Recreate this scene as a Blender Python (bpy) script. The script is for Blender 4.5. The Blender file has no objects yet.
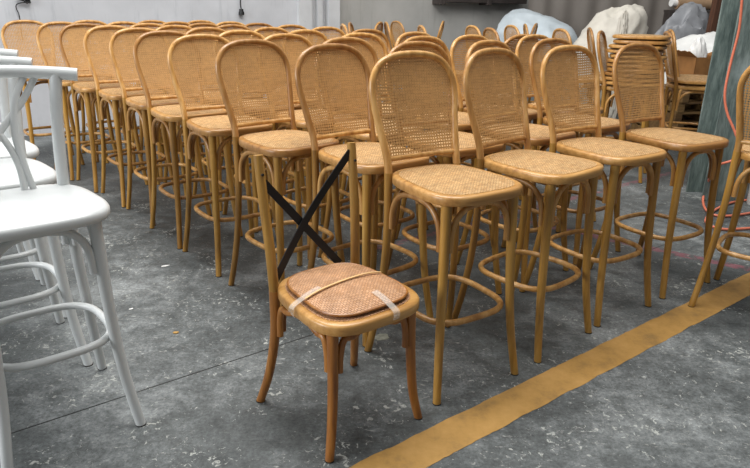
import bpy, bmesh, math, random
from mathutils import Vector, Matrix, noise
random.seed(7)
PI = math.pi
S = bpy.context.scene
COL = S.collection

# ------------------------------------------------------------------ helpers
def link_mesh(name, bm, mat, parent=None, smooth=True):
    me = bpy.data.meshes.new(name)
    bmesh.ops.recalc_face_normals(bm, faces=bm.faces[:])
    bm.to_mesh(me); bm.free()
    if smooth:
        for p in me.polygons: p.use_smooth = True
        me.set_sharp_from_angle(angle=.75)
    if mat: me.materials.append(mat)
    o = bpy.data.objects.new(name, me); COL.objects.link(o)
    if parent: o.parent = parent
    return o

def tag(o, label=None, cat=None, group=None, kind=None):
    if label: o['label'] = label
    if cat: o['category'] = cat
    if group: o['group'] = group
    if kind: o['kind'] = kind
    return o

def empty(name, loc=(0, 0, 0), rz=0.0):
    o = bpy.data.objects.new(name, None); COL.objects.link(o)
    o.location = loc; o.rotation_euler = (0, 0, rz); o.empty_display_size = .1
    return o

def catmull(pts, n=6, closed=False):
    P = [Vector(p) for p in pts]; N = len(P); out = []
    segs = N if closed else N - 1
    for i in range(segs):
        if closed: p0, p1, p2, p3 = P[(i-1) % N], P[i], P[(i+1) % N], P[(i+2) % N]
        else: p0, p1, p2, p3 = P[max(i-1, 0)], P[i], P[i+1], P[min(i+2, N-1)]
        for k in range(n):
            t = k / n
            out.append(.5*((2*p1)+(-p0+p2)*t+(2*p0-5*p1+4*p2-p3)*t*t+(-p0+3*p1-3*p2+p3)*t**3))
    if not closed: out.append(P[-1])
    return out

def tube(bm, pts, r, sides=10, closed=False, r2=None, flat=None):
    """sweep a round (or flattened) section along pts; r is a number or a function of 0..1"""
    N = len(pts); rings = []
    up = None
    for i, p in enumerate(pts):
        if closed: t = (pts[(i+1) % N] - pts[i-1])
        else: t = pts[min(i+1, N-1)] - pts[max(i-1, 0)]
        t.normalize()
        if up is None:
            a = Vector((0, 0, 1)) if abs(t.z) < .9 else Vector((0, 1, 0))
            up = (a - t * a.dot(t)).normalized()
        else:
            up = (up - t * up.dot(t)).normalized()
        side = t.cross(up)
        s = i / max(N-1, 1)
        ra = r(s) if callable(r) else r
        rb = ra if flat is None else flat
        rings.append([bm.verts.new(p + up*(ra*math.cos(2*PI*k/sides)) + side*(rb*math.sin(2*PI*k/sides))) for k in range(sides)])
    M = N if closed else N - 1
    for i in range(M):
        A, B = rings[i], rings[(i+1) % N]
        for k in range(sides):
            bm.faces.new((A[k], A[(k+1) % sides], B[(k+1) % sides], B[k]))
    if not closed:
        bm.faces.new(rings[0][::-1]); bm.faces.new(rings[-1])
    return bm

def box(bm, x0, x1, y0, y1, z0, z1, bev=0.0):
    vs = [bm.verts.new((x, y, z)) for x in (x0, x1) for y in (y0, y1) for z in (z0, z1)]
    idx = [(0,1,3,2), (4,6,7,5), (0,4,5,1), (2,3,7,6), (0,2,6,4), (1,5,7,3)]
    fs = [bm.faces.new([vs[i] for i in f]) for f in idx]
    if bev:
        es = list({e for f in fs for e in f.edges})
        bmesh.ops.bevel(bm, geom=es, offset=bev, segments=2, affect='EDGES', profile=.6)
    return bm

# ------------------------------------------------------------------ camera maths (used to stand far things at real depths)
CH, CP, CR, CF = 1.3166, 0.34588, 0.01732, 629.6
def at(px, py, Y=None, z=None):
    """point in the hall seen at photo pixel px,py, at depth Y or at height z"""
    a = (px-375)/CF; b = -(py-234)/CF
    X = a*math.cos(CR) - b*math.sin(CR); U = a*math.sin(CR) + b*math.cos(CR)
    d = Vector((X, math.cos(CP)+U*math.sin(CP), -math.sin(CP)+U*math.cos(CP)))
    s = Y/d.y if Y is not None else (z-CH)/d.z
    return Vector((0, 0, CH)) + d*s

# ------------------------------------------------------------------ materials
def new_mat(name, rough=.6):
    m = bpy.data.materials.new(name); m.use_nodes = True
    nt = m.node_tree; b = nt.nodes['Principled BSDF']; b.inputs['Roughness'].default_value = rough
    return m, nt, b

def N(nt, t, **kw):
    n = nt.nodes.new(t)
    for k, v in kw.items():
        if hasattr(n, k): setattr(n, k, v)
        else: n.inputs[k].default_value = v
    return n

def ramp(nt, fac, stops):
    r = nt.nodes.new('ShaderNodeValToRGB')
    while len(r.color_ramp.elements) < len(stops): r.color_ramp.elements.new(.5)
    for e, (p, c) in zip(r.color_ramp.elements, stops):
        e.position = p; e.color = (*c, 1) if len(c) == 3 else c
    nt.links.new(fac, r.inputs[0]); return r.outputs[0]

def math_(nt, op, a, b=None, c=None):
    n = nt.nodes.new('ShaderNodeMath'); n.operation = op
    for i, v in enumerate((a, b, c)):
        if v is None: continue
        if isinstance(v, (int, float)): n.inputs[i].default_value = v
        else: nt.links.new(v, n.inputs[i])
    return n.outputs[0]

def mix(nt, fac, a, b, mode='MIX'):
    n = nt.nodes.new('ShaderNodeMix'); n.data_type = 'RGBA'; n.blend_type = mode
    for s, v in ((n.inputs['Factor'], fac), (n.inputs['A'], a), (n.inputs['B'], b)):
        if isinstance(v, (int, float)): s.default_value = v
        elif isinstance(v, tuple): s.default_value = (*v, 1) if len(v) == 3 else v
        else: nt.links.new(v, s)
    return n.outputs['Result']

def bump(nt, b, h, strength, dist):
    n = N(nt, 'ShaderNodeBump'); n.inputs['Strength'].default_value = strength; n.inputs['Distance'].default_value = dist
    nt.links.new(h, n.inputs['Height']); nt.links.new(n.outputs[0], b.inputs['Normal'])

def hexc(h):
    v = [int(h[i:i+2], 16)/255 for i in (0, 2, 4)]
    return tuple(x/12.92 if x <= .04045 else ((x+.055)/1.055)**2.4 for x in v)

def wood_mat(name, dark, mid, light, rough=.38, grain_axis=2):
    m, nt, b = new_mat(name, rough)
    tc = N(nt, 'ShaderNodeTexCoord'); mp = N(nt, 'ShaderNodeMapping')
    sc = [22, 22, 22]; sc[grain_axis] = 1.6
    mp.inputs['Scale'].default_value = sc
    nt.links.new(tc.outputs['Object'], mp.inputs[0])
    oi = N(nt, 'ShaderNodeObjectInfo')
    add = N(nt, 'ShaderNodeVectorMath'); add.operation = 'ADD'
    sc2 = N(nt, 'ShaderNodeVectorMath'); sc2.operation = 'SCALE'; sc2.inputs[0].default_value = (37, 17, 5)
    nt.links.new(oi.outputs['Random'], sc2.inputs['Scale'])
    nt.links.new(mp.outputs[0], add.inputs[0]); nt.links.new(sc2.outputs[0], add.inputs[1])
    n1 = N(nt, 'ShaderNodeTexNoise', Scale=1.6, Detail=5.0, Roughness=.6); nt.links.new(add.outputs[0], n1.inputs['Vector'])
    c = ramp(nt, n1.outputs[0], [(.28, dark), (.5, mid), (.75, light)])
    # individual tone of every piece
    tone = ramp(nt, oi.outputs['Random'], [(0, (.66, .58, .50)), (.45, (.94, .91, .87)), (1, (1.06, 1.05, 1.0))])
    c = mix(nt, 1.0, c, tone, 'MULTIPLY')
    nt.links.new(c, b.inputs['Base Color'])
    bump(nt, b, n1.outputs[0], .12, .002)
    b.inputs['Coat Weight'].default_value = .25; b.inputs['Coat Roughness'].default_value = .25
    return m

def cane_mat(name, base, dark, pitch=.0125, hole=.27, plane='xz', holes=True):
    """woven cane: crossed strands, open cells between them"""
    m, nt, b = new_mat(name, .55)
    tc = N(nt, 'ShaderNodeTexCoord'); sp = N(nt, 'ShaderNodeSeparateXYZ'); nt.links.new(tc.outputs['Object'], sp.inputs[0])
    u = sp.outputs['X']; v = sp.outputs['Z' if plane == 'xz' else 'Y']
    wob = N(nt, 'ShaderNodeTexNoise', Scale=9.0, Detail=2.0); nt.links.new(tc.outputs['Object'], wob.inputs['Vector'])
    w = math_(nt, 'MULTIPLY', math_(nt, 'SUBTRACT', wob.outputs[0], .5), .012)
    uu = math_(nt, 'DIVIDE', math_(nt, 'ADD', u, w), pitch); vv = math_(nt, 'DIVIDE', math_(nt, 'ADD', v, w), pitch*.92)
    fu = math_(nt, 'SUBTRACT', math_(nt, 'FRACT', uu), .5); fv = math_(nt, 'SUBTRACT', math_(nt, 'FRACT', vv), .5)
    d = math_(nt, 'SQRT', math_(nt, 'ADD', math_(nt, 'MULTIPLY', fu, fu), math_(nt, 'MULTIPLY', fv, fv)))
    # strand ribs
    ru = math_(nt, 'ABSOLUTE', math_(nt, 'SINE', math_(nt, 'MULTIPLY', uu, PI*2)))
    rv = math_(nt, 'ABSOLUTE', math_(nt, 'SINE', math_(nt, 'MULTIPLY', vv, PI*2)))
    rib = math_(nt, 'MULTIPLY', math_(nt, 'ADD', ru, rv), .5)
    n2 = N(nt, 'ShaderNodeTexNoise', Scale=55.0, Detail=3.0); nt.links.new(tc.outputs['Object'], n2.inputs['Vector'])
    mp = N(nt, 'ShaderNodeMapping'); mp.inputs['Scale'].default_value = (14, 14, 160) if plane == 'xz' else (14, 160, 14)
    nt.links.new(tc.outputs['Object'], mp.inputs[0])
    n3 = N(nt, 'ShaderNodeTexNoise', Scale=1.0, Detail=2.0); nt.links.new(mp.outputs[0], n3.inputs['Vector'])
    f = math_(nt, 'ADD', math_(nt, 'MULTIPLY', rib, .55), math_(nt, 'ADD', math_(nt, 'MULTIPLY', n2.outputs[0], .35), math_(nt, 'MULTIPLY', n3.outputs[0], .35)))
    f = math_(nt, 'SUBTRACT', f, math_(nt, 'MULTIPLY', ramp(nt, d, [(.24, (1,1,1)), (.46, (0,0,0))]), .34))  # hole depth painted into the colour as a shade-dark rim around each cell
    c = ramp(nt, f, [(.22, dark), (.60, base), (.95, tuple(min(1, x*1.3) for x in base))])
    nt.links.new(c, b.inputs['Base Color'])
    bump(nt, b, f, .5, .002)
    if holes:
        # holes wander in size with the hand weaving
        n4 = N(nt, 'ShaderNodeTexNoise', Scale=13.0, Detail=2.0); nt.links.new(tc.outputs['Object'], n4.inputs['Vector'])
        rad = math_(nt, 'ADD', hole-.16, math_(nt, 'MULTIPLY', n4.outputs[0], .34))
        op = math_(nt, 'GREATER_THAN', d, rad)
        nt.links.new(op, b.inputs['Alpha'])
    return m

def weave_mat(name, base, dark, light):
    """close diagonal basket weave"""
    m, nt, b = new_mat(name, .5)
    tc = N(nt, 'ShaderNodeTexCoord'); mp = N(nt, 'ShaderNodeMapping'); mp.inputs['Rotation'].default_value = (0, 0, .0)
    nt.links.new(tc.outputs['Object'], mp.inputs[0])
    br = N(nt, 'ShaderNodeTexBrick'); br.offset = .5; br.squash = 1
    br.inputs['Scale'].default_value = 1.0
    br.inputs['Brick Width'].default_value = .013; br.inputs['Row Height'].default_value = .0065
    br.inputs['Mortar Size'].default_value = .0011; br.inputs['Mortar Smooth'].default_value = .6; br.inputs['Bias'].default_value = 0
    br.inputs['Color1'].default_value = (*base, 1); br.inputs['Color2'].default_value = (*light, 1); br.inputs['Mortar'].default_value = (*dark, 1)
    nt.links.new(mp.outputs[0], br.inputs['Vector'])
    n1 = N(nt, 'ShaderNodeTexNoise', Scale=28.0, Detail=4.0); nt.links.new(tc.outputs['Object'], n1.inputs['Vector'])
    t = ramp(nt, n1.outputs[0], [(.25, (.72, .70, .68)), (.7, (1.08, 1.06, 1.04))])
    c = mix(nt, 1.0, br.outputs['Color'], t, 'MULTIPLY')
    nt.links.new(c, b.inputs['Base Color'])
    inv = math_(nt, 'SUBTRACT', 1.0, br.outputs['Fac'])
    bump(nt, b, inv, .8, .0015)
    return m

def plain(name, col, rough=.5, metal=0.0, var=.12, scale=8.0, bumpd=0.0):
    m, nt, b = new_mat(name, rough)
    tc = N(nt, 'ShaderNodeTexCoord'); n1 = N(nt, 'ShaderNodeTexNoise', Scale=scale, Detail=4.0)
    nt.links.new(tc.outputs['Object'], n1.inputs['Vector'])
    c = ramp(nt, n1.outputs[0], [(.3, tuple(x*(1-var) for x in col)), (.7, tuple(min(1, x*(1+var)) for x in col))])
    nt.links.new(c, b.inputs['Base Color']); b.inputs['Metallic'].default_value = metal
    if bumpd: bump(nt, b, n1.outputs[0], .5, bumpd)
    return m

M = {}
M['wood'] = wood_mat('honey_bentwood', hexc('83602A'), hexc('AE8238'), hexc('C69C54'))
M['wood_seat'] = wood_mat('honey_seat_wood', hexc('986A36'), hexc('B98A4C'), hexc('D0A468'), grain_axis=0)
M['wood_arch'] = wood_mat('pale_bentwood', hexc('9C6C34'), hexc('BE8E4E'), hexc('D8AE72'))
M['cane'] = cane_mat('open_cane', hexc('BC9059'), hexc('52320F'), pitch=.0118, hole=.245)
M['weave'] = weave_mat('close_weave', hexc('C79C66'), hexc('7E5628'), hexc('E0BC88'))
M['weave_pink'] = weave_mat('close_weave_reddish', hexc('C6966A'), hexc('7E5032'), hexc('DCB08A'))
M['old_wood'] = wood_mat('reddish_bentwood', hexc('7C4A1A'), hexc('A86F30'), hexc('C08A48'))
M['white'] = plain('white_lacquer', (.62, .64, .635), .3, var=.02)
M['black'] = plain('black_metal', (.012, .012, .013), .45, .3)
M['rubber'] = plain('dark_foot_rubber', (.02, .016, .012), .7)

# ------------------------------------------------------------------ bar stool with cane back
SW, SF, SB = .203, -.213, .213
def seat_outline(n=56, inset=0.0, sw=SW, sf=SF, sb=SB):
    out = []
    for i in range(n):
        t = 2*PI*i/n; c, s = math.cos(t), math.sin(t)
        x = math.copysign(abs(c)**(2/3.5), c); y = math.copysign(abs(s)**(2/3.5), s)
        Y = y*(sb-inset) if y > 0 else -y*(sf+inset)
        X = x*(sw-inset)*(1-.14*(Y-sf)/(sb-sf))
        out.append((X, Y))
    return out

def slab(bm, sections, n=56, cap_bottom=True, cap_top=True, **kw):
    """stack of seat outlines: (inset, z)"""
    rings = []
    for ins, z in sections:
        rings.append([bm.verts.new((x, y, z)) for x, y in seat_outline(n, ins, **kw)])
    for A, B in zip(rings, rings[1:]):
        for k in range(n): bm.faces.new((A[k], A[(k+1) % n], B[(k+1) % n], B[k]))
    if cap_bottom: bm.faces.new(rings[0][::-1])
    if cap_top: bm.faces.new(rings[-1])
    return bm

def dome(bm, z0, rise, inset, n=56, rings=7, edge=.004, **kw):
    """a gently crowned woven panel with a thickness"""
    prev = [bm.verts.new((x, y, z0-edge)) for x, y in seat_outline(n, inset, **kw)]
    bm.faces.new(prev[::-1])
    out = seat_outline(n, inset, **kw)
    for i in range(rings):
        f = 1 - i/rings
        z = z0 + rise*(1-f*f)**.8
        cur = [bm.verts.new((x*f, y*f, z)) for x, y in out]
        for k in range(n): bm.faces.new((prev[k], prev[(k+1) % n], cur[(k+1) % n], cur[k]))
        prev = cur
    c = bm.verts.new((0, 0, z0+rise))
    for k in range(n): bm.faces.new((prev[k], prev[(k+1) % n], c))
    return bm

def brace_pts(A, B, z_end=.545, z_top=.700, pull=.0):
    A = Vector(A); B = Vector(B); out = []
    for s, z in ((.080, z_end), (.088, z_end+.06), (.135, z_end+.105), (.235, z_top-.017), (.37, z_top-.002), (.5, z_top),
                 (.63, z_top-.002), (.765, z_top-.017), (.865, z_end+.105), (.912, z_end+.06), (.920, z_end)):
        p = A.lerp(B, s); out.append((p.x, p.y, z))
    return catmull(out, 4)

ARCH = [(.160,.178,.745), (.159,.190,.80), (.167,.212,.87), (.177,.233,.94), (.185,.250,1.005), (.184,.261,1.05), (.170,.270,1.09), (.140,.278,1.126), (.095,.283,1.147), (.048,.285,1.155), (0,.285,1.157)]
def arch_path():
    R = ARCH; L = [(-x, y, z) for x, y, z in reversed(ARCH[:-1])]
    return catmull(R + L, 6)

def arch_w(z):
    P = catmull(ARCH, 10)
    for a, b in zip(P, P[1:]):
        if a.z <= z <= b.z:
            t = (z-a.z)/max(b.z-a.z, 1e-6); return a.x+(b.x-a.x)*t, a.y+(b.y-a.y)*t
    return P[-1].x, P[-1].y

REAR = [(.160,.178,.75), (.164,.170,.55), (.174,.176,.35), (.190,.198,.16), (.206,.229,0)]
FRONT = [(.148,-.150,.72), (.155,-.160,.45), (.167,-.176,.22), (.188,-.206,0)]

def leg(name, pts, r0, r1, parent, mat, foot=True, sx=1):
    bm = bmesh.new(); P = catmull([(x*sx, y, z) for x, y, z in pts], 6)
    tube(bm, P, lambda s: r0+(r1-r0)*s, 12)
    o = link_mesh(name, bm, mat, parent)
    if foot:
        bm = bmesh.new(); p = P[-1]
        tube(bm, [p+Vector((0, 0, .0)), p+Vector((0, 0, .004))], r1*1.06, 12)
        f = link_mesh('foot_pad', bm, M['rubber'], o)
    return o

def make_cane_stool():
    r = empty('bar_stool')
    # seat rim
    bm = bmesh.new()
    slab(bm, [(.006, .7165), (.0015, .7175), (0, .720), (0, .741), (.0025, .746), (.008, .7495), (.022, .7505), (.027, .747)])
    seat = link_mesh('seat', bm, M['wood_seat'], r)
    bm = bmesh.new(); dome(bm, .7508, .010, .0235); link_mesh('woven_seat_panel', bm, M['weave'], seat)
    # back
    bm = bmesh.new(); tube(bm, arch_path(), lambda t: .0122+.0024*min(1, abs(2*t-1)**3*1.6), 12); back = link_mesh('back_frame', bm, M['wood_arch'], r)
    bm = bmesh.new(); rows = []; NR, NC = 26, 10
    for i in range(NR+1):
        z = .805 + (1.153-.805)*(1-(1-i/NR)**1.6)
        w, y = arch_w(z); w = max(w-.004, .01)
        rows.append([bm.verts.new((w*(2*k/NC-1), y + .006*(1-(2*k/NC-1)**2), z)) for k in range(NC+1)])
    for A, B in zip(rows, rows[1:]):
        for k in range(NC): bm.faces.new((A[k], A[k+1], B[k+1], B[k]))
    link_mesh('cane_panel', bm, M['cane'], back)
    bm = bmesh.new()
    tube(bm, catmull([(-.158,.190,.795), (-.08,.199,.795), (0,.202,.795), (.08,.199,.795), (.158,.190,.795)], 5), .0105, 10)
    link_mesh('back_rail', bm, M['wood_arch'], back)
    for s in (-1, 1):
        leg('leg', FRONT, .0185, .0145, r, M['wood'], sx=s)
        leg('leg', REAR, .0155, .0145, r, M['wood'], sx=s)
    # ring footrest
    bm = bmesh.new(); P = []
    for i in range(40):
        t = 2*PI*i/40; c, s = math.cos(t), math.sin(t)
        P.append(Vector((math.copysign(abs(c)**(2/3.3), c)*.176, .002+math.copysign(abs(s)**(2/3.3), s)*.178, .280)))
    tube(bm, P, .0118, 10, closed=True); link_mesh('footrest_ring', bm, M['wood_arch'], r)
    fl, fr, rl, rr = (-.152,-.155), (.152,-.155), (-.163,.172), (.163,.172)
    for A, B in ((fl, fr), (fl, rl), (fr, rr), (rl, rr)):
        bm = bmesh.new(); tube(bm, brace_pts((*A, 0), (*B, 0)), .0108, 10)
        link_mesh('arched_brace', bm, M['wood_arch'], r)
    return r

def copy_tree(o, parent=None):
    c = o.copy(); COL.objects.link(c); c.parent = parent
    for ch in o.children: copy_tree(ch, c)
    return c

proto = make_cane_stool(); used = []
def stool(x, y, th, label, group='cane back bar stools'):
    o = proto if not used else copy_tree(proto); used.append(o)
    o.location = (x, y, 0); o.rotation_euler = (0, 0, th)
    tag(o, label, 'bar stool', group)
    return o

front = [
 (.276, 2.169, .57, 'honey cane-back bar stool nearest the camera, directly behind the low chair to its right'),
 (.658, 2.466, .73, 'honey cane-back bar stool, second from the left in the front row by the yellow line'),
 (1.034, 2.775, .593, 'honey cane-back bar stool with a broken cane patch at the top, third in front row'),
 (1.46, 3.075, .562, 'honey cane-back bar stool at the right end of the front row before the green column')]
for a in front: stool(*a)
ordw = ['front', 'second', 'third', 'fourth', 'fifth', 'sixth', 'seventh', 'eighth', 'ninth', 'tenth']
left = [(-.02,2.568,.706), (-.407,2.829,.722), (-.77,3.247,.632), (-1.085,3.628,.641), (-1.373,4.013,.66), (-1.70,4.387,.66), (-2.034,4.729,.66), (-2.36,5.05,.67), (-2.796,5.332,.658)]
for i, a in enumerate(left):
    if i == 0: l = 'cane-back bar stool seen through the black crossed straps of the low chair'
    elif i == 8: l = 'cane-back bar stool farthest left, last of the outer line beside the white stools'
    else: l = 'cane-back bar stool, %s from the front in the outer left line of stools' % ordw[i+1]
    stool(*a, l)
inner = {1: [(.344,2.884,.60), (.0,3.20,.65), (-.345,3.505,.70), (-.703,3.925,.63), (-1.02,4.34,.63), (-1.345,4.71,.67), (-1.665,5.055,.67), (-1.99,5.385,.65), (-2.41,5.66,.63)],
 2: [(.754,3.159,.72), (.425,3.515,.65), (.05,3.815,.62), (-.314,4.221,.69), (-.606,4.611,.71), (-1.005,5.059,.62), (-1.315,5.375,.64), (-1.63,5.69,.66), (-1.96,6.02,.66)],
 3: [(1.147,3.492,.60), (.745,3.82,.67), (.425,4.17,.70), (.086,4.548,.64), (-.24,4.93,.64), (-.56,5.31,.66), (-.90,5.69,.68), (-1.231,5.992,.61), (-1.585,6.31,.65)]}
lname = {1: 'second', 2: 'third', 3: 'fourth'}
for j, rows in inner.items():
    for k, a in enumerate(rows):
        stool(*a, 'cane-back bar stool, %s from the front in the %s line from the left edge' % (ordw[k+1], lname[j]))
stool(1.18, 4.028, .65, 'dark toned cane-back bar stool just right of the centre, behind the front row gap')
stool(.765, 4.5, .66+PI, 'pale cane-back bar stool turned the other way, wide bright rim behind the rows')
# a side-on pair beyond the front row
stool(2.06, 5.25, 1.10, 'bar stool with a pile of loose seats on it, open cane back seen side-on')
stool(2.68, 5.45, 1.35, 'bar stool seen side-on between the seat pile and the green column')
stool(3.00, 6.12, 1.33, 'stool whose thin back edge shows just behind the side-on stool by the column')
# far right, back towards the camera
stool(1.816, 2.765, 2.467, 'cane-back bar stool cut by the right picture edge, one foot on the yellow line')

# stools with their backs turned sideways, far behind the rows: pixel column, depth, heading
edge = [(343,.15), (350,-.1), (380,.22), (386,.12), (396,.42), (421,.2), (443,.08),
        (472,.40), (490,.36), (511,.42), (525,.10), (536,.12), (561,.42), (590,.12)]
ORD = ['first', 'second', 'third', 'fourth', 'fifth', 'sixth', 'seventh', 'eighth', 'ninth', 'tenth', 'eleventh', 'twelfth', 'thirteenth',
       'fourteenth', 'fifteenth', 'sixteenth', 'seventeenth', 'eighteenth', 'nineteenth', 'twentieth']
for i, (px, off) in enumerate(edge):
    # backs stand almost edge-on to the lens; the first free depth from the front of the group
    for k in range(24):
        Y = (5.7 if px > 460 else 6.1) + .1*k
        p = at(px, 26, Y=Y); th = PI/2 - math.atan2(p.x, p.y) + off
        if px in (380, 404, 443, 497, 536, 571): th += PI - 2*off       # every few face the other way
        cx, cy = p.x + math.sin(th)*.284, p.y - math.cos(th)*.284
        if all((o.location.x-cx)**2 + (o.location.y-cy)**2 > (.57 if px > 565 else .59)**2 for o in used): break
    stool(cx, cy, th, 'bar stool %s from the left among those turned sideways behind the rows' % ORD[i], 'stools turned sideways at the back')
# ------------------------------------------------------------------ loose seats piled on the side-on stool
bm = bmesh.new()
slab(bm, [(.012, 0), (.002, .004), (0, .012), (.002, .022), (.012, .026)], n=40)
seat0 = link_mesh('woven_stool_top', bm, M['wood_seat'])
bm = bmesh.new(); dome(bm, .0265, .006, .030, n=40, rings=4); link_mesh('woven_panel', bm, M['weave'], seat0)
z = .7635
lvl = ['lowest', 'second lowest', 'third lowest', 'fourth from the bottom', 'fifth from the bottom', 'middle', 'fifth from the top', 'fourth from the top', 'third from the top', 'second from the top', 'topmost']
for i in range(11):
    o = seat0 if i == 0 else copy_tree(seat0)
    o.location = (2.07+random.uniform(-.022, .022), 5.22+random.uniform(-.02, .02), z); o.rotation_euler = (0, 0, 1.10+random.uniform(-.12, .12))
    tag(o, 'loose woven stool seat, %s in the pile on the side-on stool' % lvl[i], 'stool seat', 'loose seats in the pile')
    z += .0365 if i > 5 else .0345
o = copy_tree(seat0); o.location = (2.69, 5.43, .7635); o.rotation_euler = (0, 0, 1.5)
tag(o, 'single loose seat lying on the side-on stool beside the green column', 'stool seat')

# ------------------------------------------------------------------ low chair with crossed black straps
ch = empty('side_chair', (-.093, 1.838, 0), .663)
tag(ch, 'low wooden chair with black crossed straps, no top rail, in front of the stools', 'chair')
OW = M['wood']
bm = bmesh.new()
slab(bm, [(.006, .4235), (.0015, .4245), (0, .427), (0, .451), (.003, .456), (.009, .4595), (.022, .4605), (.028, .457)])
cs = link_mesh('seat', bm, M['wood_seat'], ch)
bm = bmesh.new(); dome(bm, .4608, .005, .025); link_mesh('woven_seat_panel', bm, M['weave_pink'], cs)
CP_ = [(.176,.214,.883), (.174,.196,.74), (.168,.178,.58), (.163,.170,.44), (.166,.172,.28), (.182,.196,.12), (.204,.230,0)]
for s in (-1, 1):
    bm = bmesh.new(); P = catmull([(x*s, y, zz) for x, y, zz in CP_[:4]], 8)
    tube(bm, P, lambda t: .0150+.002*t, 12); post = link_mesh('back_post', bm, OW, ch)
    bm = bmesh.new(); tp = P[3]; tube(bm, [tp+Vector((0, -.021, -.015)), tp+Vector((0, -.0145, -.015))], .0045, 10)
    link_mesh('bolt_hole', bm, M['rubber'], post)
    leg('leg', CP_[3:], .0175, .0145, ch, M['old_wood'], sx=s)
    leg('leg', [(.150,-.150,.430), (.153,-.155,.26), (.163,-.162,.11), (.182,-.176,0)], .0180, .0140, ch, M['old_wood'], sx=s)
def strap(xa, z0, xb, z1, yo):
    bm = bmesh.new(); pts = []
    for i in range(13):
        t = i/12; x = xa+(xb-xa)*t; zz = z0+(z1-z0)*t + .006*math.sin(PI*t)
        y = .19 + (zz-.46)/.42*.02 + .018*math.sin(PI*t) + yo
        pts.append(Vector((x, y, zz)))
    rings = []
    for i, p in enumerate(pts):
        t = (pts[min(i+1, 12)]-pts[max(i-1, 0)]).normalized(); n = Vector((0, 1, 0)); n = (n-t*n.dot(t)).normalized(); s = t.cross(n)
        rings.append([bm.verts.new(p+s*a*.0135+n*b*.002) for a, b in ((-1,-1), (1,-1), (1,1), (-1,1))])
    for A, B in zip(rings, rings[1:]):
        for k in range(4): bm.faces.new((A[k], A[(k+1) % 4], B[(k+1) % 4], B[k]))
    bm.faces.new(rings[0][::-1]); bm.faces.new(rings[-1])
    return tag(link_mesh('back_strap', bm, M['black'], ch, smooth=False), 'flat black metal strap')
strap(-.168, .80, .112, .4625, .003)
strap(-.150, .4625, .168, .855, -.003)
for A, B in (((-.153,-.155), (.153,-.155)), ((-.153,-.155), (-.163,.168)), ((.153,-.155), (.163,.168)), ((-.163,.168), (.163,.168))):
    bm = bmesh.new(); tube(bm, brace_pts((*A, 0), (*B, 0), .285, .408), .0112, 10)
    link_mesh('arched_brace', bm, M['old_wood'], ch)
# loose woven panel tied on the seat
lp = empty('loose_woven_panel', (-.093, 1.838, .4665), .663)
tag(lp, 'loose reddish woven seat panel taped onto the seat of the low chair', 'seat panel')
bm = bmesh.new(); dome(bm, .0095, .020, .036, edge=.0075); link_mesh('panel', bm, M['weave_pink'], lp)
bm = bmesh.new(); P = [Vector((x, y, .0065)) for x, y in seat_outline(56, .034)]; tube(bm, P, .0042, 8, closed=True)
link_mesh('edge_binding', bm, M['old_wood'], lp)
m, nt, b = new_mat('clear_tape', .18)
b.inputs['Base Color'].default_value = (.85, .80, .72, 1); b.inputs['Alpha'].default_value = .22; M['tape'] = m
M['rattan'] = plain('pale_rattan_strand', hexc('D9B47E'), .5)
def ribbon(name, line, w, mat, label, cat, parent_m, thick=.0007):
    """flat strip following a polyline of (x, y, z) in the chair's own axes"""
    bm = bmesh.new(); P = catmull(line, 5); rings = []
    for i, p in enumerate(P):
        t = (P[min(i+1, len(P)-1)]-P[max(i-1, 0)]).normalized(); s = t.cross(Vector((0, 0, 1)))
        if s.length < .1: s = Vector((1, 0, 0))
        s.normalize(); n = s.cross(t)
        rings.append([bm.verts.new(p+s*a*w+n*c*thick) for a, c in ((-1,-1), (1,-1), (1,1), (-1,1))])
    for A, B in zip(rings, rings[1:]):
        for k in range(4): bm.faces.new((A[k], A[(k+1) % 4], B[(k+1) % 4], B[k]))
    bm.faces.new(rings[0][::-1]); bm.faces.new(rings[-1])
    o = link_mesh(name, bm, mat); o.location = (-.093, 1.838, 0); o.rotation_euler = (0, 0, .663)
    return tag(o, label, cat)
ribbon('clear_tape', [(-.2015,-.010,.436), (-.2015,-.009,.463), (-.163,-.005,.4795), (-.13,0,.4885), (-.09,.006,.4935)], .011, M['tape'],
       'crumpled strip of clear tape over the left edge of the seat panel', 'tape', None)
ribbon('clear_tape', [(.036,-.2165,.438), (.036,-.215,.463), (.034,-.178,.4785), (.032,-.15,.4875), (.029,-.115,.4935)], .012, M['tape'],
       'strip of clear tape over the front edge of the seat panel', 'tape', None)
ribbon('rattan_strand', [(-.158,-.016,.4815), (-.10,-.013,.4950), (0,-.006,.5010), (.09,.001,.4970), (.150,.006,.4840)], .0035, M['rattan'],
       'thin pale rattan strand lying diagonally across the woven panel', 'strand', None, .0018)

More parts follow.
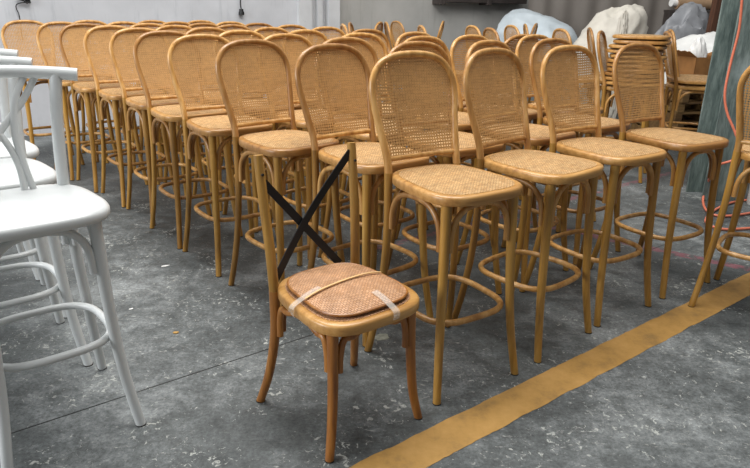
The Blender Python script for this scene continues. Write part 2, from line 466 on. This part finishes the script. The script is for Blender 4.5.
# ------------------------------------------------------------------ white cross-back stools
def make_white():
    r = empty('white_bar_stool')
    W = M['white']
    bm = bmesh.new()
    slab(bm, [(.016, .712), (.004, .716), (0, .724), (0, .738), (.004, .746), (.014, .7505), (.03, .7505), (.10, .7490)], sw=.228, sf=-.236, sb=.20)
    link_mesh('seat', bm, W, r)
    for s in (-1, 1):
        leg('leg', [(.155,-.160,.72), (.160,-.166,.45), (.172,-.182,.22), (.197,-.215,0)], .0200, .0160, r, W, sx=s)
        leg('leg', [(.155,.150,.75), (.160,.150,.55), (.172,.160,.35), (.188,.185,.16), (.205,.215,0)], .0195, .0160, r, W, sx=s)
        bm = bmesh.new(); tube(bm, catmull([(.155*s,.150,.74), (.160*s,.152,.86), (.170*s,.160,.98), (.186*s,.168,1.100)], 6), .0190, 12)
        link_mesh('back_post', bm, W, r)
    bm = bmesh.new()
    tube(bm, catmull([(-.246,.149,1.098), (-.186,.170,1.104), (-.09,.200,1.110), (0,.208,1.112), (.09,.200,1.110), (.186,.170,1.104), (.246,.149,1.098)], 6), .0200, 14)
    link_mesh('top_rail', bm, W, r)
    for s in (-1, 1):
        bm = bmesh.new(); tube(bm, catmull([(s*.040,.150,.745), (s*.034,.155,.84), (s*.0,.166,.93), (-s*.080,.182,1.02), (-s*.135,.188,1.102)], 8), .0075, 10, flat=.0105)
        link_mesh('cross_slat', bm, W, r)
        bm = bmesh.new(); tube(bm, catmull([(s*.066,.150,.745), (s*.050,.153,.84), (s*.042,.160,.93), (s*.062,.177,1.03), (s*.105,.196,1.104)], 8), .0075, 10, flat=.0105)
        link_mesh('side_slat', bm, W, r)
    bm = bmesh.new(); P = []
    for i in range(40):
        t = 2*PI*i/40; c, q = math.cos(t), math.sin(t)
        P.append(Vector((math.copysign(abs(c)**(2/3.1), c)*.180, -.010+math.copysign(abs(q)**(2/3.1), q)*.180, .315)))
    tube(bm, P, .0125, 10, closed=True); link_mesh('footrest_ring', bm, W, r)
    fl, fr, rl, rr = (-.158,-.163), (.158,-.163), (-.160,.150), (.160,.150)
    for A, B in ((fl, fr), (fl, rl), (fr, rr), (rl, rr)):
        bm = bmesh.new(); tube(bm, brace_pts((*A, 0), (*B, 0)), .0122, 10)
        link_mesh('arched_brace', bm, W, r)
    return r
w0 = make_white()
WL = ['white cross-back bar stool nearest the camera at the left picture edge', 'white cross-back bar stool directly behind the nearest white stool',
      'white cross-back bar stool third in the white line, seat end just showing', 'white cross-back bar stool farthest back at the left edge']
for i, (x, y, t) in enumerate([(-1.055,1.79,.69), (-1.386,2.15,.69), (-1.65,2.54,.69), (-1.97,2.93,.69)]):
    o = w0 if i == 0 else copy_tree(w0)
    o.location = (x, y, 0); o.rotation_euler = (0, 0, t); tag(o, WL[i], 'bar stool', 'white cross-back stools')

# ------------------------------------------------------------------ setting
def floor_mat():
    m, nt, b = new_mat('stained_concrete', .62)
    tc = N(nt, 'ShaderNodeTexCoord'); V = tc.outputs['Object']
    big = N(nt, 'ShaderNodeTexNoise', Scale=1.3, Detail=6.0, Roughness=.65); nt.links.new(V, big.inputs['Vector'])
    mid = N(nt, 'ShaderNodeTexNoise', Scale=14.0, Detail=12.0, Roughness=.8); nt.links.new(V, mid.inputs['Vector'])
    f = math_(nt, 'ADD', math_(nt, 'MULTIPLY', big.outputs[0], .55), math_(nt, 'MULTIPLY', mid.outputs[0], .45))
    c = ramp(nt, f, [(.38, hexc('2E3232')), (.5, hexc('565A5A')), (.62, hexc('868A8A'))])
    # pale scrapes and flakes
    mp = N(nt, 'ShaderNodeMapping'); mp.inputs['Rotation'].default_value = (0, 0, .5); mp.inputs['Scale'].default_value = (14, 34, 14); nt.links.new(V, mp.inputs[0])
    fl = N(nt, 'ShaderNodeTexNoise', Scale=1.7, Detail=5.0, Roughness=.75, Distortion=1.2); nt.links.new(mp.outputs[0], fl.inputs['Vector'])
    patch = N(nt, 'ShaderNodeTexNoise', Scale=2.6, Detail=2.0); nt.links.new(V, patch.inputs['Vector'])
    pm = ramp(nt, patch.outputs[0], [(.40, (.12,.12,.12)), (.58, (1,1,1))])
    fm = ramp(nt, fl.outputs[0], [(.60, (0,0,0)), (.67, (1,1,1))])
    k = math_(nt, 'MULTIPLY', math_(nt, 'MULTIPLY', pm, fm), .9)
    c = mix(nt, k, c, hexc('B4B4AE'))
    fine = N(nt, 'ShaderNodeTexNoise', Scale=75.0, Detail=5.0, Roughness=.8); nt.links.new(V, fine.inputs['Vector'])
    ft = ramp(nt, fine.outputs[0], [(.34, (.55,.55,.55)), (.5, (1,1,1)), (.66, (1.35,1.35,1.34))])
    c = mix(nt, 1.0, c, ft, 'MULTIPLY')
    chip = N(nt, 'ShaderNodeTexNoise', Scale=42.0, Detail=6.0, Roughness=.7, Distortion=.8); nt.links.new(V, chip.inputs['Vector'])
    cl = N(nt, 'ShaderNodeTexNoise', Scale=4.2, Detail=3.0); nt.links.new(V, cl.inputs['Vector'])
    cm = math_(nt, 'ADD', chip.outputs[0], math_(nt, 'MULTIPLY', cl.outputs[0], .42))
    c = mix(nt, ramp(nt, cm, [(.835, (0,0,0)), (.87, (.85,.85,.85))]), c, hexc('AEB0AA'))
    # faint pink marking paint worn into the slab
    sp = N(nt, 'ShaderNodeSeparateXYZ'); nt.links.new(V, sp.inputs[0])
    def band(px, py, ang, half, x0, x1, col, amt, thr):
        nonlocal c
        n = (-math.sin(ang), math.cos(ang)); t = (math.cos(ang), math.sin(ang))
        d = math_(nt, 'ADD', math_(nt, 'MULTIPLY', math_(nt, 'SUBTRACT', sp.outputs[0], px), n[0]), math_(nt, 'MULTIPLY', math_(nt, 'SUBTRACT', sp.outputs[1], py), n[1]))
        s = math_(nt, 'ADD', math_(nt, 'MULTIPLY', math_(nt, 'SUBTRACT', sp.outputs[0], px), t[0]), math_(nt, 'MULTIPLY', math_(nt, 'SUBTRACT', sp.outputs[1], py), t[1]))
        jag = math_(nt, 'MULTIPLY', math_(nt, 'SUBTRACT', mid.outputs[0], .5), half*1.2 if thr else .004)
        a = math_(nt, 'LESS_THAN', math_(nt, 'ABSOLUTE', math_(nt, 'ADD', d, jag)), half)
        a = math_(nt, 'MULTIPLY', a, math_(nt, 'GREATER_THAN', s, x0)); a = math_(nt, 'MULTIPLY', a, math_(nt, 'LESS_THAN', s, x1))
        if thr: a = math_(nt, 'MULTIPLY', a, math_(nt, 'GREATER_THAN', mid.outputs[0], thr))
        c = mix(nt, math_(nt, 'MULTIPLY', a, amt), c, col)
    band(1.73, 3.42, -.62, .035, -1.0, .9, hexc('9A4A58'), .55, .47)
    band(1.97, 4.9, .65, .03, -2.5, .8, hexc('9A5560'), .5, .5)
    # joints of the slab: one past the white stool, one crossing it far away
    band(-1.191, 1.672, .647, .0035, -3.0, 1.35, (.004, .004, .004), .95, 0)
    band(2.2, 3.9, .647, .004, -1.0, 3.0, (.02, .02, .02), .8, 0)
    band(2.0, 3.9, -.92, .004, -1.2, 2.0, (.02, .02, .02), .8, 0)
    nt.links.new(c, b.inputs['Base Color'])
    rr = ramp(nt, mid.outputs[0], [(.35, (.42,)*3), (.65, (.75,)*3)]); nt.links.new(rr, b.inputs['Roughness'])
    bump(nt, b, f, .35, .01)
    return m
bm = bmesh.new(); box(bm, -7, 9, -3, 14, -.06, 0)
fl = link_mesh('floor', bm, floor_mat(), smooth=False); tag(fl, 'worn dark grey concrete floor', kind='structure')
# yellow line with ragged edges, a coat of paint
m, nt, b = new_mat('yellow_line_paint', .6)
tc = N(nt, 'ShaderNodeTexCoord'); n1 = N(nt, 'ShaderNodeTexNoise', Scale=7.0, Detail=7.0, Roughness=.7); nt.links.new(tc.outputs['Object'], n1.inputs['Vector'])
c = ramp(nt, n1.outputs[0], [(.3, hexc('86683A')), (.5, hexc('A98142')), (.7, hexc('B78E50'))]); nt.links.new(c, b.inputs['Base Color'])
bm = bmesh.new(); A = []; B = []
d = Vector((.797, .604, 0)); nn = Vector((-.604, .797, 0)); o0 = Vector((-.048, 1.572, 0))
for i in range(-60, 330):
    s = i*.02
    ja = .006*noise.noise(Vector((s*9, 0, 0))) + .003*noise.noise(Vector((s*40, 3, 0))); jb = .006*noise.noise(Vector((s*9, 7, 0))) + .003*noise.noise(Vector((s*40, 9, 0)))
    p = o0+d*s
    for lst, q in ((A, p+nn*ja), (B, p-nn*(.138+jb))): lst.append((bm.verts.new(q+Vector((0, 0, .0002))), bm.verts.new(q+Vector((0, 0, .0012)))))
for i in range(len(A)-1):
    a, a2, b_, b2 = A[i], A[i+1], B[i], B[i+1]
    bm.faces.new((a[1], a2[1], b2[1], b_[1])); bm.faces.new((a[0], a2[0], a2[1], a[1])); bm.faces.new((b_[0], b_[1], b2[1], b2[0]))
yl = link_mesh('yellow_line', bm, m, fl, smooth=False); tag(yl, 'ochre yellow painted floor line')

def wall_mat(name, col, stain):
    m, nt, b = new_mat(name, .85)
    tc = N(nt, 'ShaderNodeTexCoord'); V = tc.outputs['Object']
    a = N(nt, 'ShaderNodeTexNoise', Scale=1.6, Detail=5.0, Roughness=.6); nt.links.new(V, a.inputs['Vector'])
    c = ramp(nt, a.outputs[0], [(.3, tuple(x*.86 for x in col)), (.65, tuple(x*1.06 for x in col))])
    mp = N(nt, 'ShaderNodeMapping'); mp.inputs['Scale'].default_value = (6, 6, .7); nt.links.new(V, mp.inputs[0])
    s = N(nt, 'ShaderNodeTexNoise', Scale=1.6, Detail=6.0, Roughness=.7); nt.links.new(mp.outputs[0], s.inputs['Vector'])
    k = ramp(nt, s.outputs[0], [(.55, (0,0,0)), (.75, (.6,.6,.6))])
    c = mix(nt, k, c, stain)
    ch_ = N(nt, 'ShaderNodeTexNoise', Scale=3.1, Detail=9.0, Roughness=.75); nt.links.new(V, ch_.inputs['Vector'])
    kk = ramp(nt, ch_.outputs[0], [(.665, (0,0,0)), (.675, (1,1,1))])
    c = mix(nt, math_(nt, 'MULTIPLY', kk, .55), c, hexc('6E7175'))
    nt.links.new(c, b.inputs['Base Color']); bump(nt, b, a.outputs[0], .2, .01)
    return m
M['wall'] = wall_mat('grey_plaster', hexc('C2C4C8'), hexc('8D9298'))
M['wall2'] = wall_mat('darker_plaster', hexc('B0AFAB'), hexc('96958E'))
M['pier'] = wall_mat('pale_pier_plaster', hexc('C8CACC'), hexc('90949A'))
wd = Vector((.8, .6, 0)); wn = Vector((-.6, .8, 0)); wo = Vector((-4.0, 6.2, 0))
def wall_box(name, s0, s1, d0, d1, z0, z1, mat, bev=0):
    bm = bmesh.new(); box(bm, s0, s1, d0, d1, z0, z1, bev)
    o = link_mesh(name, bm, mat, smooth=False); o.location = wo; o.rotation_euler = (0, 0, math.atan2(.6, .8)); return o
def wall_s(px):           # where the ray of a pixel column meets the wall plane, measured along the wall
    a = at(px, 15, Y=1.0); dr = Vector((a.x, 1.0, 0))
    # o + wd*s = dr*k
    det = wd.x*(-dr.y) + dr.x*wd.y
    s = (-wo.x*(-dr.y) - dr.x*wo.y)/det
    return s
sp0, sp1, s_c = wall_s(297), wall_s(337), wall_s(524)
tag(wall_box('wall_back', -3.5, sp0, 0, .2, 0, 4.2, M['wall']), 'pale grey plaster wall behind the stools', kind='structure')
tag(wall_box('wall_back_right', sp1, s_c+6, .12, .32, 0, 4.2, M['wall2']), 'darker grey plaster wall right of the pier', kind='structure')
# pier with two vertical recesses
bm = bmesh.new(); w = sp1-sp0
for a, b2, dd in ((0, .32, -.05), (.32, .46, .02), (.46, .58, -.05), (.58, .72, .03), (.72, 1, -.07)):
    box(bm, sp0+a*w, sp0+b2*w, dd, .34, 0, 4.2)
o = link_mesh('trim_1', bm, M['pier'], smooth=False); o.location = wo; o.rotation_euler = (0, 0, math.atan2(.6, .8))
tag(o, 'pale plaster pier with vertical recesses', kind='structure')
# dark steel beam running along the wall near the top of view
M['steel'] = plain('dark_brown_steel', hexc('4A4340'), .6, .3, .25, 5)
sb0, sb1 = wall_s(438), wall_s(523)
zb = at(480, 3, Y=(wo+wd*wall_s(480)).y).z
bm = bmesh.new(); box(bm, sb0, sb1, -.06, .12, zb, zb+.10, .006)
for q in (0.0, .52): box(bm, sb0+(sb1-sb0)*q-.02, sb0+(sb1-sb0)*q+.06, -.08, .12, zb-.03, zb+.12, .004)
o = link_mesh('wall_beam', bm, M['steel'], smooth=False); o.location = wo; o.rotation_euler = (0, 0, math.atan2(.6, .8))
tag(o, 'dark steel ledge beam fixed along the grey wall near the top', 'beam')

# hanging brown-grey curtain sheet to the right
def curtain(name, x0, y0, x1, y1, z0, z1, mat, amp, waves):
    bm = bmesh.new(); nx, nz = 90, 14; R = []
    dr = Vector((x1-x0, y1-y0, 0)); nr = Vector((-dr.y, dr.x, 0)).normalized()
    for layer in (0, .006):
        g = []
        for j in range(nz+1):
            row = []
            for i in range(nx+1):
                t = i/nx; zz = z0+(z1-z0)*j/nz
                off = amp*math.sin(t*waves*2*PI + .5*math.sin(t*9)) + amp*1.5*noise.noise(Vector((t*5, zz*.7, 2)))
                row.append(bm.verts.new(Vector((x0, y0, zz))+dr*t+nr*(off+layer)))
            g.append(row)
        for j in range(nz):
            for i in range(nx):
                bm.faces.new((g[j][i], g[j][i+1], g[j+1][i+1], g[j+1][i]))
        R.append(g)
    a, b_ = R
    for i in range(nx):
        bm.faces.new((a[0][i], a[0][i+1], b_[0][i+1], b_[0][i])); bm.faces.new((a[-1][i], a[-1][i+1], b_[-1][i+1], b_[-1][i]))
    for j in range(nz):
        bm.faces.new((a[j][0], a[j+1][0], b_[j+1][0], b_[j][0])); bm.faces.new((a[j][-1], a[j+1][-1], b_[j+1][-1], b_[j][-1]))
    return link_mesh(name, bm, mat)
M['tarp'] = plain('brown_grey_tarpaulin', hexc('6E6862'), .7, 0, .1, 3)
p0 = at(527, 20, Y=9.7); p1 = at(664, 20, Y=9.6)
tag(curtain('tarpaulin', p0.x, 9.7, p1.x+.15, 9.6, .02, 2.9, M['tarp'], .02, 7), 'large brown-grey hanging tarpaulin behind the white sacks', 'tarpaulin')
# back of the hall behind the column, its shade put into the wall colour
M['dark_wall'] = wall_mat('shade_toned_plaster', hexc('5A5856'), hexc('403E3C'))
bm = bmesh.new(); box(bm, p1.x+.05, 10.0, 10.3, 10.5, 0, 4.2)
tag(link_mesh('wall_right', bm, M['dark_wall'], smooth=False), 'wall with shade painted into its colour at the far right', kind='structure')

# ------------------------------------------------------------------ sacks and sheeting
def lump(name, loc, size, mat, seed, label, cat, crease=.10, freq=2.2, sub=5, flat=.0, rot=0, shape=None):
    bm = bmesh.new(); bmesh.ops.create_icosphere(bm, subdivisions=sub, radius=1)
    for v in bm.verts:
        p = v.co.copy()
        q = Vector((seed*3.1, seed*1.7, seed))
        d_ = noise.noise(p*1.1+q)*.25 + (1-abs(noise.noise(p*freq+q))*2)*crease - crease*.6 + abs(noise.noise(p*freq*2.4+q))*crease*.5
        p = p*(1+d_)
        if shape: p = shape(p)
        p.z = max(p.z, -1.0)
        v.co = Vector((p.x*size[0], p.y*size[1], (p.z+1)*size[2]*.5))
    o = link_mesh(name, bm, mat); o.location = loc; o.rotation_euler = (0, 0, rot)
    return tag(o, label, cat)
M['sack_blue'] = plain('bluish_white_plastic', hexc('B2BCC2'), .4, 0, .08, 6, .01)
M['sack_cream'] = plain('cream_white_sacking', hexc('C6C1B6'), .6, 0, .07, 9, .01)
M['sack_white'] = plain('white_sheeting', hexc('EDEDEA'), .5, 0, .05, 7, .01)
M['sack_grey'] = plain('grey_plastic_bag', hexc('8C8E92'), .35, 0, .2, 6, .01)
M['card'] = plain('brown_cardboard', hexc('A2713F'), .8, 0, .15, 12)
M['roll'] = plain('brown_fabric_roll', hexc('9C7F62'), .7, 0, .15, 10)
def slope(k):
    def f(p): return Vector((p.x, p.y, p.z + k*p.x))
    return f
p = at(540, 60, Y=8.9)
lump('plastic_sack', (p.x, 8.9, 0), (.64, .42, 1.26), M['sack_blue'], 1.3, 'big bluish-white plastic sack heap behind the centre stools, left of the cream one', 'sack', .07, 2.0, shape=slope(-.30))
p = at(600, 60, Y=7.9)
lump('fabric_sack', (p.x, 7.9, 0), (.46, .36, 1.30), M['sack_cream'], 4.6, 'tall cream sack leaning behind the stools left of the seat pile', 'sack', .10, 2.6, shape=slope(.42))
p = at(625, 12, Y=7.3)
lump('sack_knot', (p.x, 7.3, 0), (.075, .08, 1.33), M['sack_cream'], 8.2, 'narrow crumpled sack standing at the tip of the cream sack', 'sack', .2, 3.5)
p = at(695, 80, Y=8.2)
lump('white_sheet_heap', (p.x, 8.2, 0), (.56, .40, 1.06), M['sack_white'], 6.1, 'heap of white sheeting behind the torn cardboard box', 'sheet heap', .08, 2.2)
p = at(686, 30, Y=9.0)
lump('grey_plastic_bag', (p.x, 9.0, 0), (.46, .22, 1.30), M['sack_grey'], 2.7, 'crumpled grey plastic bag above the white sheeting, left of the wooden post', 'bag', .15, 3.0)
# brown roll above
pr0 = at(671, 3, Y=9.6)
bm = bmesh.new(); tube(bm, [Vector((pr0.x+i*.08, 9.42+.005*i, pr0.z+.004*math.sin(i*2))) for i in range(9)], lambda s: .085+.008*math.sin(s*30), 18)
tag(link_mesh('fabric_roll', bm, M['roll']), 'brown fabric roll at the top edge, above the grey bag', 'fabric roll')
bm = bmesh.new(); tube(bm, [Vector((pr0.x-.085, 9.40, pr0.z)), Vector((pr0.x-.008, 9.42, pr0.z))], .05, 14)
tag(link_mesh('white_roll_end', bm, M['sack_white']), 'small white roll at the left end of the brown fabric roll', 'roll')
# rack that carries the roll
bm = bmesh.new()
for sx in (-.10, .72):
    box(bm, pr0.x+sx-.02, pr0.x+sx+.02, 9.34, 9.50, 0, pr0.z-.125, .003)
box(bm, pr0.x-.12, pr0.x+.76, 9.34, 9.52, pr0.z-.125, pr0.z-.093, .003)
tag(link_mesh('roll_rack', bm, M['steel'], smooth=False), 'dark rack carrying the brown fabric roll', 'rack')
# leaning brown timber post
M['timber'] = wood_mat('brown_timber', hexc('3C2418'), hexc('5A3824'), hexc('6E482E'), .7)
a = at(713.5, 20, Y=8.70)
bm = bmesh.new(); box(bm, -.085, .085, -.04, .04, 0, 2.3, .004)
o = link_mesh('timber_post', bm, M['timber'], smooth=False); o.location = (a.x, 8.70, 0); o.rotation_euler = (0, .03, .3)
tag(o, 'dark brown timber post between the grey bag and the green column', 'post')
# cardboard box, torn open, on a stack of pallets
def pallet(name, x, y, z, rz, label):
    r = empty(name, (x, y, z), rz); tag(r, label, 'pallet', 'pallets under the cardboard box')
    M['pal'] = M['timber']
    for i in range(5):
        bm = bmesh.new(); box(bm, -.42, .42, -.36+i*.16, -.26+i*.16, .085, .105, .002); link_mesh('deck_board', bm, M['card_wood'], r, smooth=False)
    for xx in (-.38, 0, .38):
        bm = bmesh.new(); box(bm, xx-.04, xx+.04, -.36, .38, 0, .085, .002); link_mesh('stringer', bm, M['card_wood'], r, smooth=False)
    return r
M['card_wood'] = wood_mat('dull_pallet_wood', hexc('5C4426'), hexc('7C6038'), hexc('987A4C'), .8, grain_axis=0)
b0 = at(694, 78, Y=7.1)
for i in range(5):
    pallet('wooden_pallet', b0.x+.02, 7.15, i*.107, .25+.04*math.sin(i*2), 'wooden pallet, %s in the stack behind the side-on stool' % ['lowest', 'second lowest', 'middle', 'second from the top', 'topmost'][i])
bx = empty('cardboard_box', (b0.x, 7.05, .5355), .35); tag(bx, 'torn brown cardboard box full of white stuff left of the green column', 'box')
bm = bmesh.new()
for x0, x1, y0, y1 in ((-.2, .2, -.15, -.145), (-.2, .2, .145, .15), (-.2, -.195, -.15, .15), (.195, .2, -.15, .15)): box(bm, x0, x1, y0, y1, 0, .34)
box(bm, -.2, .2, -.15, .15, 0, .005); link_mesh('carton', bm, M['card'], bx, smooth=False)
for sx, ang in ((-1, .5), (1, .25)):
    bm = bmesh.new(); n_ = 14; rows = []
    for i in range(n_+1):
        yy = -.15+.3*i/n_; L = .12+.04*noise.noise(Vector((i*.8, sx, 0)))
        rows.append([bm.verts.new((sx*(.2+q*L*math.cos(ang)), yy, .34+q*L*math.sin(ang)+dz)) for q in (0, 1) for dz in (0, .005)])
    for a_, c_ in zip(rows, rows[1:]):
        for k0, k1 in ((0, 2), (2, 3), (3, 1), (1, 0)): bm.faces.new((a_[k0], a_[k1], c_[k1], c_[k0]))
    bm.faces.new((rows[0][0], rows[0][2], rows[0][3], rows[0][1])); bm.faces.new((rows[-1][0], rows[-1][2], rows[-1][3], rows[-1][1]))
    link_mesh('flap', bm, M['card'], bx, smooth=False)
lump('white_foam_bundle', (b0.x-.06, 7.02, .5355+.007), (.11, .09, .50), M['sack_white'], 9.4, 'round white bundle in the front of the torn cardboard box', 'bundle', .08, 3)

# ------------------------------------------------------------------ green column with hose
m, nt, b = new_mat('worn_green_paint', .45)
tc = N(nt, 'ShaderNodeTexCoord'); V = tc.outputs['Object']
mp = N(nt, 'ShaderNodeMapping'); mp.inputs['Scale'].default_value = (14, 14, 2.2); nt.links.new(V, mp.inputs[0])
n1 = N(nt, 'ShaderNodeTexNoise', Scale=1.8, Detail=8.0, Roughness=.72); nt.links.new(mp.outputs[0], n1.inputs['Vector'])
c = ramp(nt, n1.outputs[0], [(.30, hexc('3E4A48')), (.48, hexc('66736F')), (.62, hexc('84918C')), (.78, hexc('A8B4B0'))])
vn = N(nt, 'ShaderNodeVectorMath'); vn.operation = 'DISTANCE'; vn.inputs[1].default_value = (.0, -.12, .93)
nt.links.new(V, vn.inputs[0])
n2 = N(nt, 'ShaderNodeTexNoise', Scale=11.0, Detail=5.0); nt.links.new(V, n2.inputs['Vector'])
k = ramp(nt, math_(nt, 'ADD', vn.outputs['Value'], math_(nt, 'MULTIPLY', math_(nt, 'SUBTRACT', n2.outputs[0], .5), .12)), [(.03, (.7,.7,.7)), (.13, (0,0,0))])
c = mix(nt, k, c, hexc('B7C4C2')); nt.links.new(c, b.inputs['Base Color']); bump(nt, b, n1.outputs[0], .3, .004)
M['green'] = m
colr = empty('steel_column', (2.56, 4.64, 0), .05); tag(colr, 'worn green painted steel column behind the right stools', 'column')
bm = bmesh.new(); box(bm, -.135, .135, -.12, -.106, .0, 3.6, .002); link_mesh('front_flange', bm, M['green'], colr, smooth=False)
bm = bmesh.new(); box(bm, -.135, .135, .106, .12, .0, 3.6, .002); link_mesh('rear_flange', bm, M['green'], colr, smooth=False)
bm = bmesh.new(); box(bm, -.006, .006, -.106, .106, .0, 3.6); link_mesh('web', bm, M['green'], colr, smooth=False)
M['hose'] = plain('salmon_orange_hose', hexc('D8785C'), .4, 0, .06, 5)
def hose_path():
    out = []
    for px, py, Y in ((745,-40,4.34), (742,0,4.36), (739,30,4.38), (731,62,4.40), (725,92,4.40), (727,112,4.38), (735,132,4.34), (741,150,4.30)):
        out.append(at(px, py, Y=Y))
    for px, py, z in ((733,160,.36), (718,166,.30), (708,182,.14)): out.append(at(px, py, z=z))
    for px, py in ((703,200), (708,212), (722,216), (744,214), (760,210), (768,204), (752,200), (730,203), (712,212), (706,222), (722,229), (752,228), (790,225)):
        q = at(px, py, z=.012); out.append(q)
    return out
hp = hose_path()
bm = bmesh.new(); tube(bm, catmull(hp, 8), .0085, 10); tag(link_mesh('air_hose', bm, M['hose']), 'salmon orange hose hanging down the green column and looping on the floor', 'hose')
# white bucket and dark machine foot at the right edge
q = at(752, 205, z=0)
bm = bmesh.new(); tube(bm, [Vector((q.x+.06, q.y, 0)), Vector((q.x+.06, q.y, .01)), Vector((q.x+.06, q.y, .24)), Vector((q.x+.06, q.y, .25))], lambda s: .085+.015*s, 24)
tag(link_mesh('white_bucket', bm, M['sack_white']), 'white bucket at the right picture edge behind the cut-off stool', 'bucket')

# ------------------------------------------------------------------ small things on walls and floor
def wpt(px, py, off=-.03):
    s = wall_s(px); base = wo+wd*s+wn*off
    z = at(px, py, Y=base.y).z; return Vector((base.x, base.y, z))
bm = bmesh.new(); tube(bm, catmull([wpt(240, -40), wpt(240.3, -10), wpt(240, 4), wpt(240.5, 9)], 5), .008, 8)
cb = link_mesh('power_cable', bm, M['black']); tag(cb, 'short black cable with a plug hanging down the grey wall', 'cable')
bm = bmesh.new(); a, b2 = wpt(240.5, 9), wpt(240.5, 15); tube(bm, [a, a.lerp(b2, .35), a.lerp(b2, .6), b2], lambda s: .026 if s < .5 else .034, 12); link_mesh('plug', bm, M['black'], cb)
bm = bmesh.new(); tube(bm, catmull([wpt(30, 2), wpt(22, 3), wpt(17.5, 5), wpt(17, 9), wpt(18.5, 14), wpt(18.6, 24), wpt(18, 40)], 6), .005, 6)
cb = link_mesh('thin_wire', bm, M['black']); tag(cb, 'thin black wire trailing down the wall at the far left', 'wire')
bm = bmesh.new(); pts = [wpt(18+random.uniform(0, 16), random.uniform(-5, 3.2), -.03-random.uniform(0, .03)) for i in range(16)]
tube(bm, catmull(pts, 6), .008, 6); link_mesh('tangle', bm, M['black'], cb)
def flat_patch(name, px, py, w, h, mat, label, cat, seed, rot=0, t=.0015):
    q = at(px, py, z=0); bm = bmesh.new(); n_ = 22; top = []; bot = []
    for i in range(n_):
        a = 2*PI*i/n_; rr = 1+.45*noise.noise(Vector((math.cos(a)*1.6, math.sin(a)*1.6, seed)))+.2*noise.noise(Vector((math.cos(a)*5, math.sin(a)*5, seed)))
        x, y = w*rr*math.cos(a), h*rr*math.sin(a)
        top.append(bm.verts.new((x, y, t))); bot.append(bm.verts.new((x, y, .0003)))
    bm.faces.new(top); bm.faces.new(bot[::-1])
    for i in range(n_): bm.faces.new((bot[i], bot[(i+1) % n_], top[(i+1) % n_], top[i]))
    o = link_mesh(name, bm, mat, smooth=False); o.location = (q.x, q.y, 0); o.rotation_euler = (0, 0, rot); return tag(o, label, cat)
M['leaf'] = plain('tan_scrap', hexc('B08A4C'), .8); M['grey_scrap'] = plain('pale_grey_scrap', hexc('9A9C8E'), .8, 0, .3, 40)
flat_patch('wood_chip', 176, 333, .012, .008, M['leaf'], 'small tan wood chip on the floor beside the white stool leg', 'chip', 1, t=.004)
flat_patch('plaster_flake', 381, 337, .035, .024, M['grey_scrap'], 'pale greenish flake on the floor behind the low chair', 'flake', 3, .5)
flat_patch('paper_scrap', 165, 266, .022, .008, M['sack_white'], 'thin white paper scrap on the floor between white and honey stools', 'scrap', 5, .5)
flat_patch('paper_scrap', 131, 309, .011, .005, M['sack_white'], 'tiny white scrap on the floor near the white stool', 'scrap', 8, .9)

# ------------------------------------------------------------------ light
def area(name, loc, target, size, size_y, power, col):
    l = bpy.data.lights.new(name, 'AREA'); l.shape = 'RECTANGLE'; l.size = size; l.size_y = size_y; l.energy = power; l.color = col
    o = bpy.data.objects.new(name, l); COL.objects.link(o); o.location = loc
    o.rotation_euler = (Vector(target)-Vector(loc)).to_track_quat('-Z', 'Y').to_euler(); return o
area('window_daylight', (-7.5, -1.0, 3.6), (0, 3.5, .4), 5, 2.6, 590, (.96, .98, 1.0))
area('skylight_daylight', (-.5, 3.0, 5.2), (-.3, 3.6, 0), 5, 2.2, 400, (1, .99, .97))
area('added_rear_fill', (1.5, 6.8, 5.4), (1.2, 9.5, 1.0), 6, 1.6, 150, (1, .98, .95))  # unseen fill light, added to brighten the back walls
wld = bpy.data.worlds.new('hall_light'); S.world = wld; wld.use_nodes = True
bg = wld.node_tree.nodes['Background']; bg.inputs[0].default_value = (.96, .98, 1.0, 1); bg.inputs[1].default_value = .225

cam = bpy.data.cameras.new('camera'); co = bpy.data.objects.new('camera', cam); COL.objects.link(co)
cam.sensor_fit = 'HORIZONTAL'; cam.sensor_width = 36; cam.lens = 36*CF/750
co.location = (0, 0, CH)
# right, up, backward axes
fw = Vector((0, math.cos(CP), -math.sin(CP))); up0 = Vector((0, math.sin(CP), math.cos(CP))); rt0 = Vector((1, 0, 0))
rt = rt0*math.cos(CR) + up0*math.sin(CR); up = -rt0*math.sin(CR) + up0*math.cos(CR)
mt = Matrix((rt, up, -fw)).transposed().to_4x4(); mt.translation = (0, 0, CH); co.matrix_world = mt
S.camera = co
S.view_settings.view_transform = 'Standard'; S.view_settings.look = 'None'; S.view_settings.gamma = 1; S.view_settings.use_curve_mapping = False
S.view_settings.exposure = 0.0
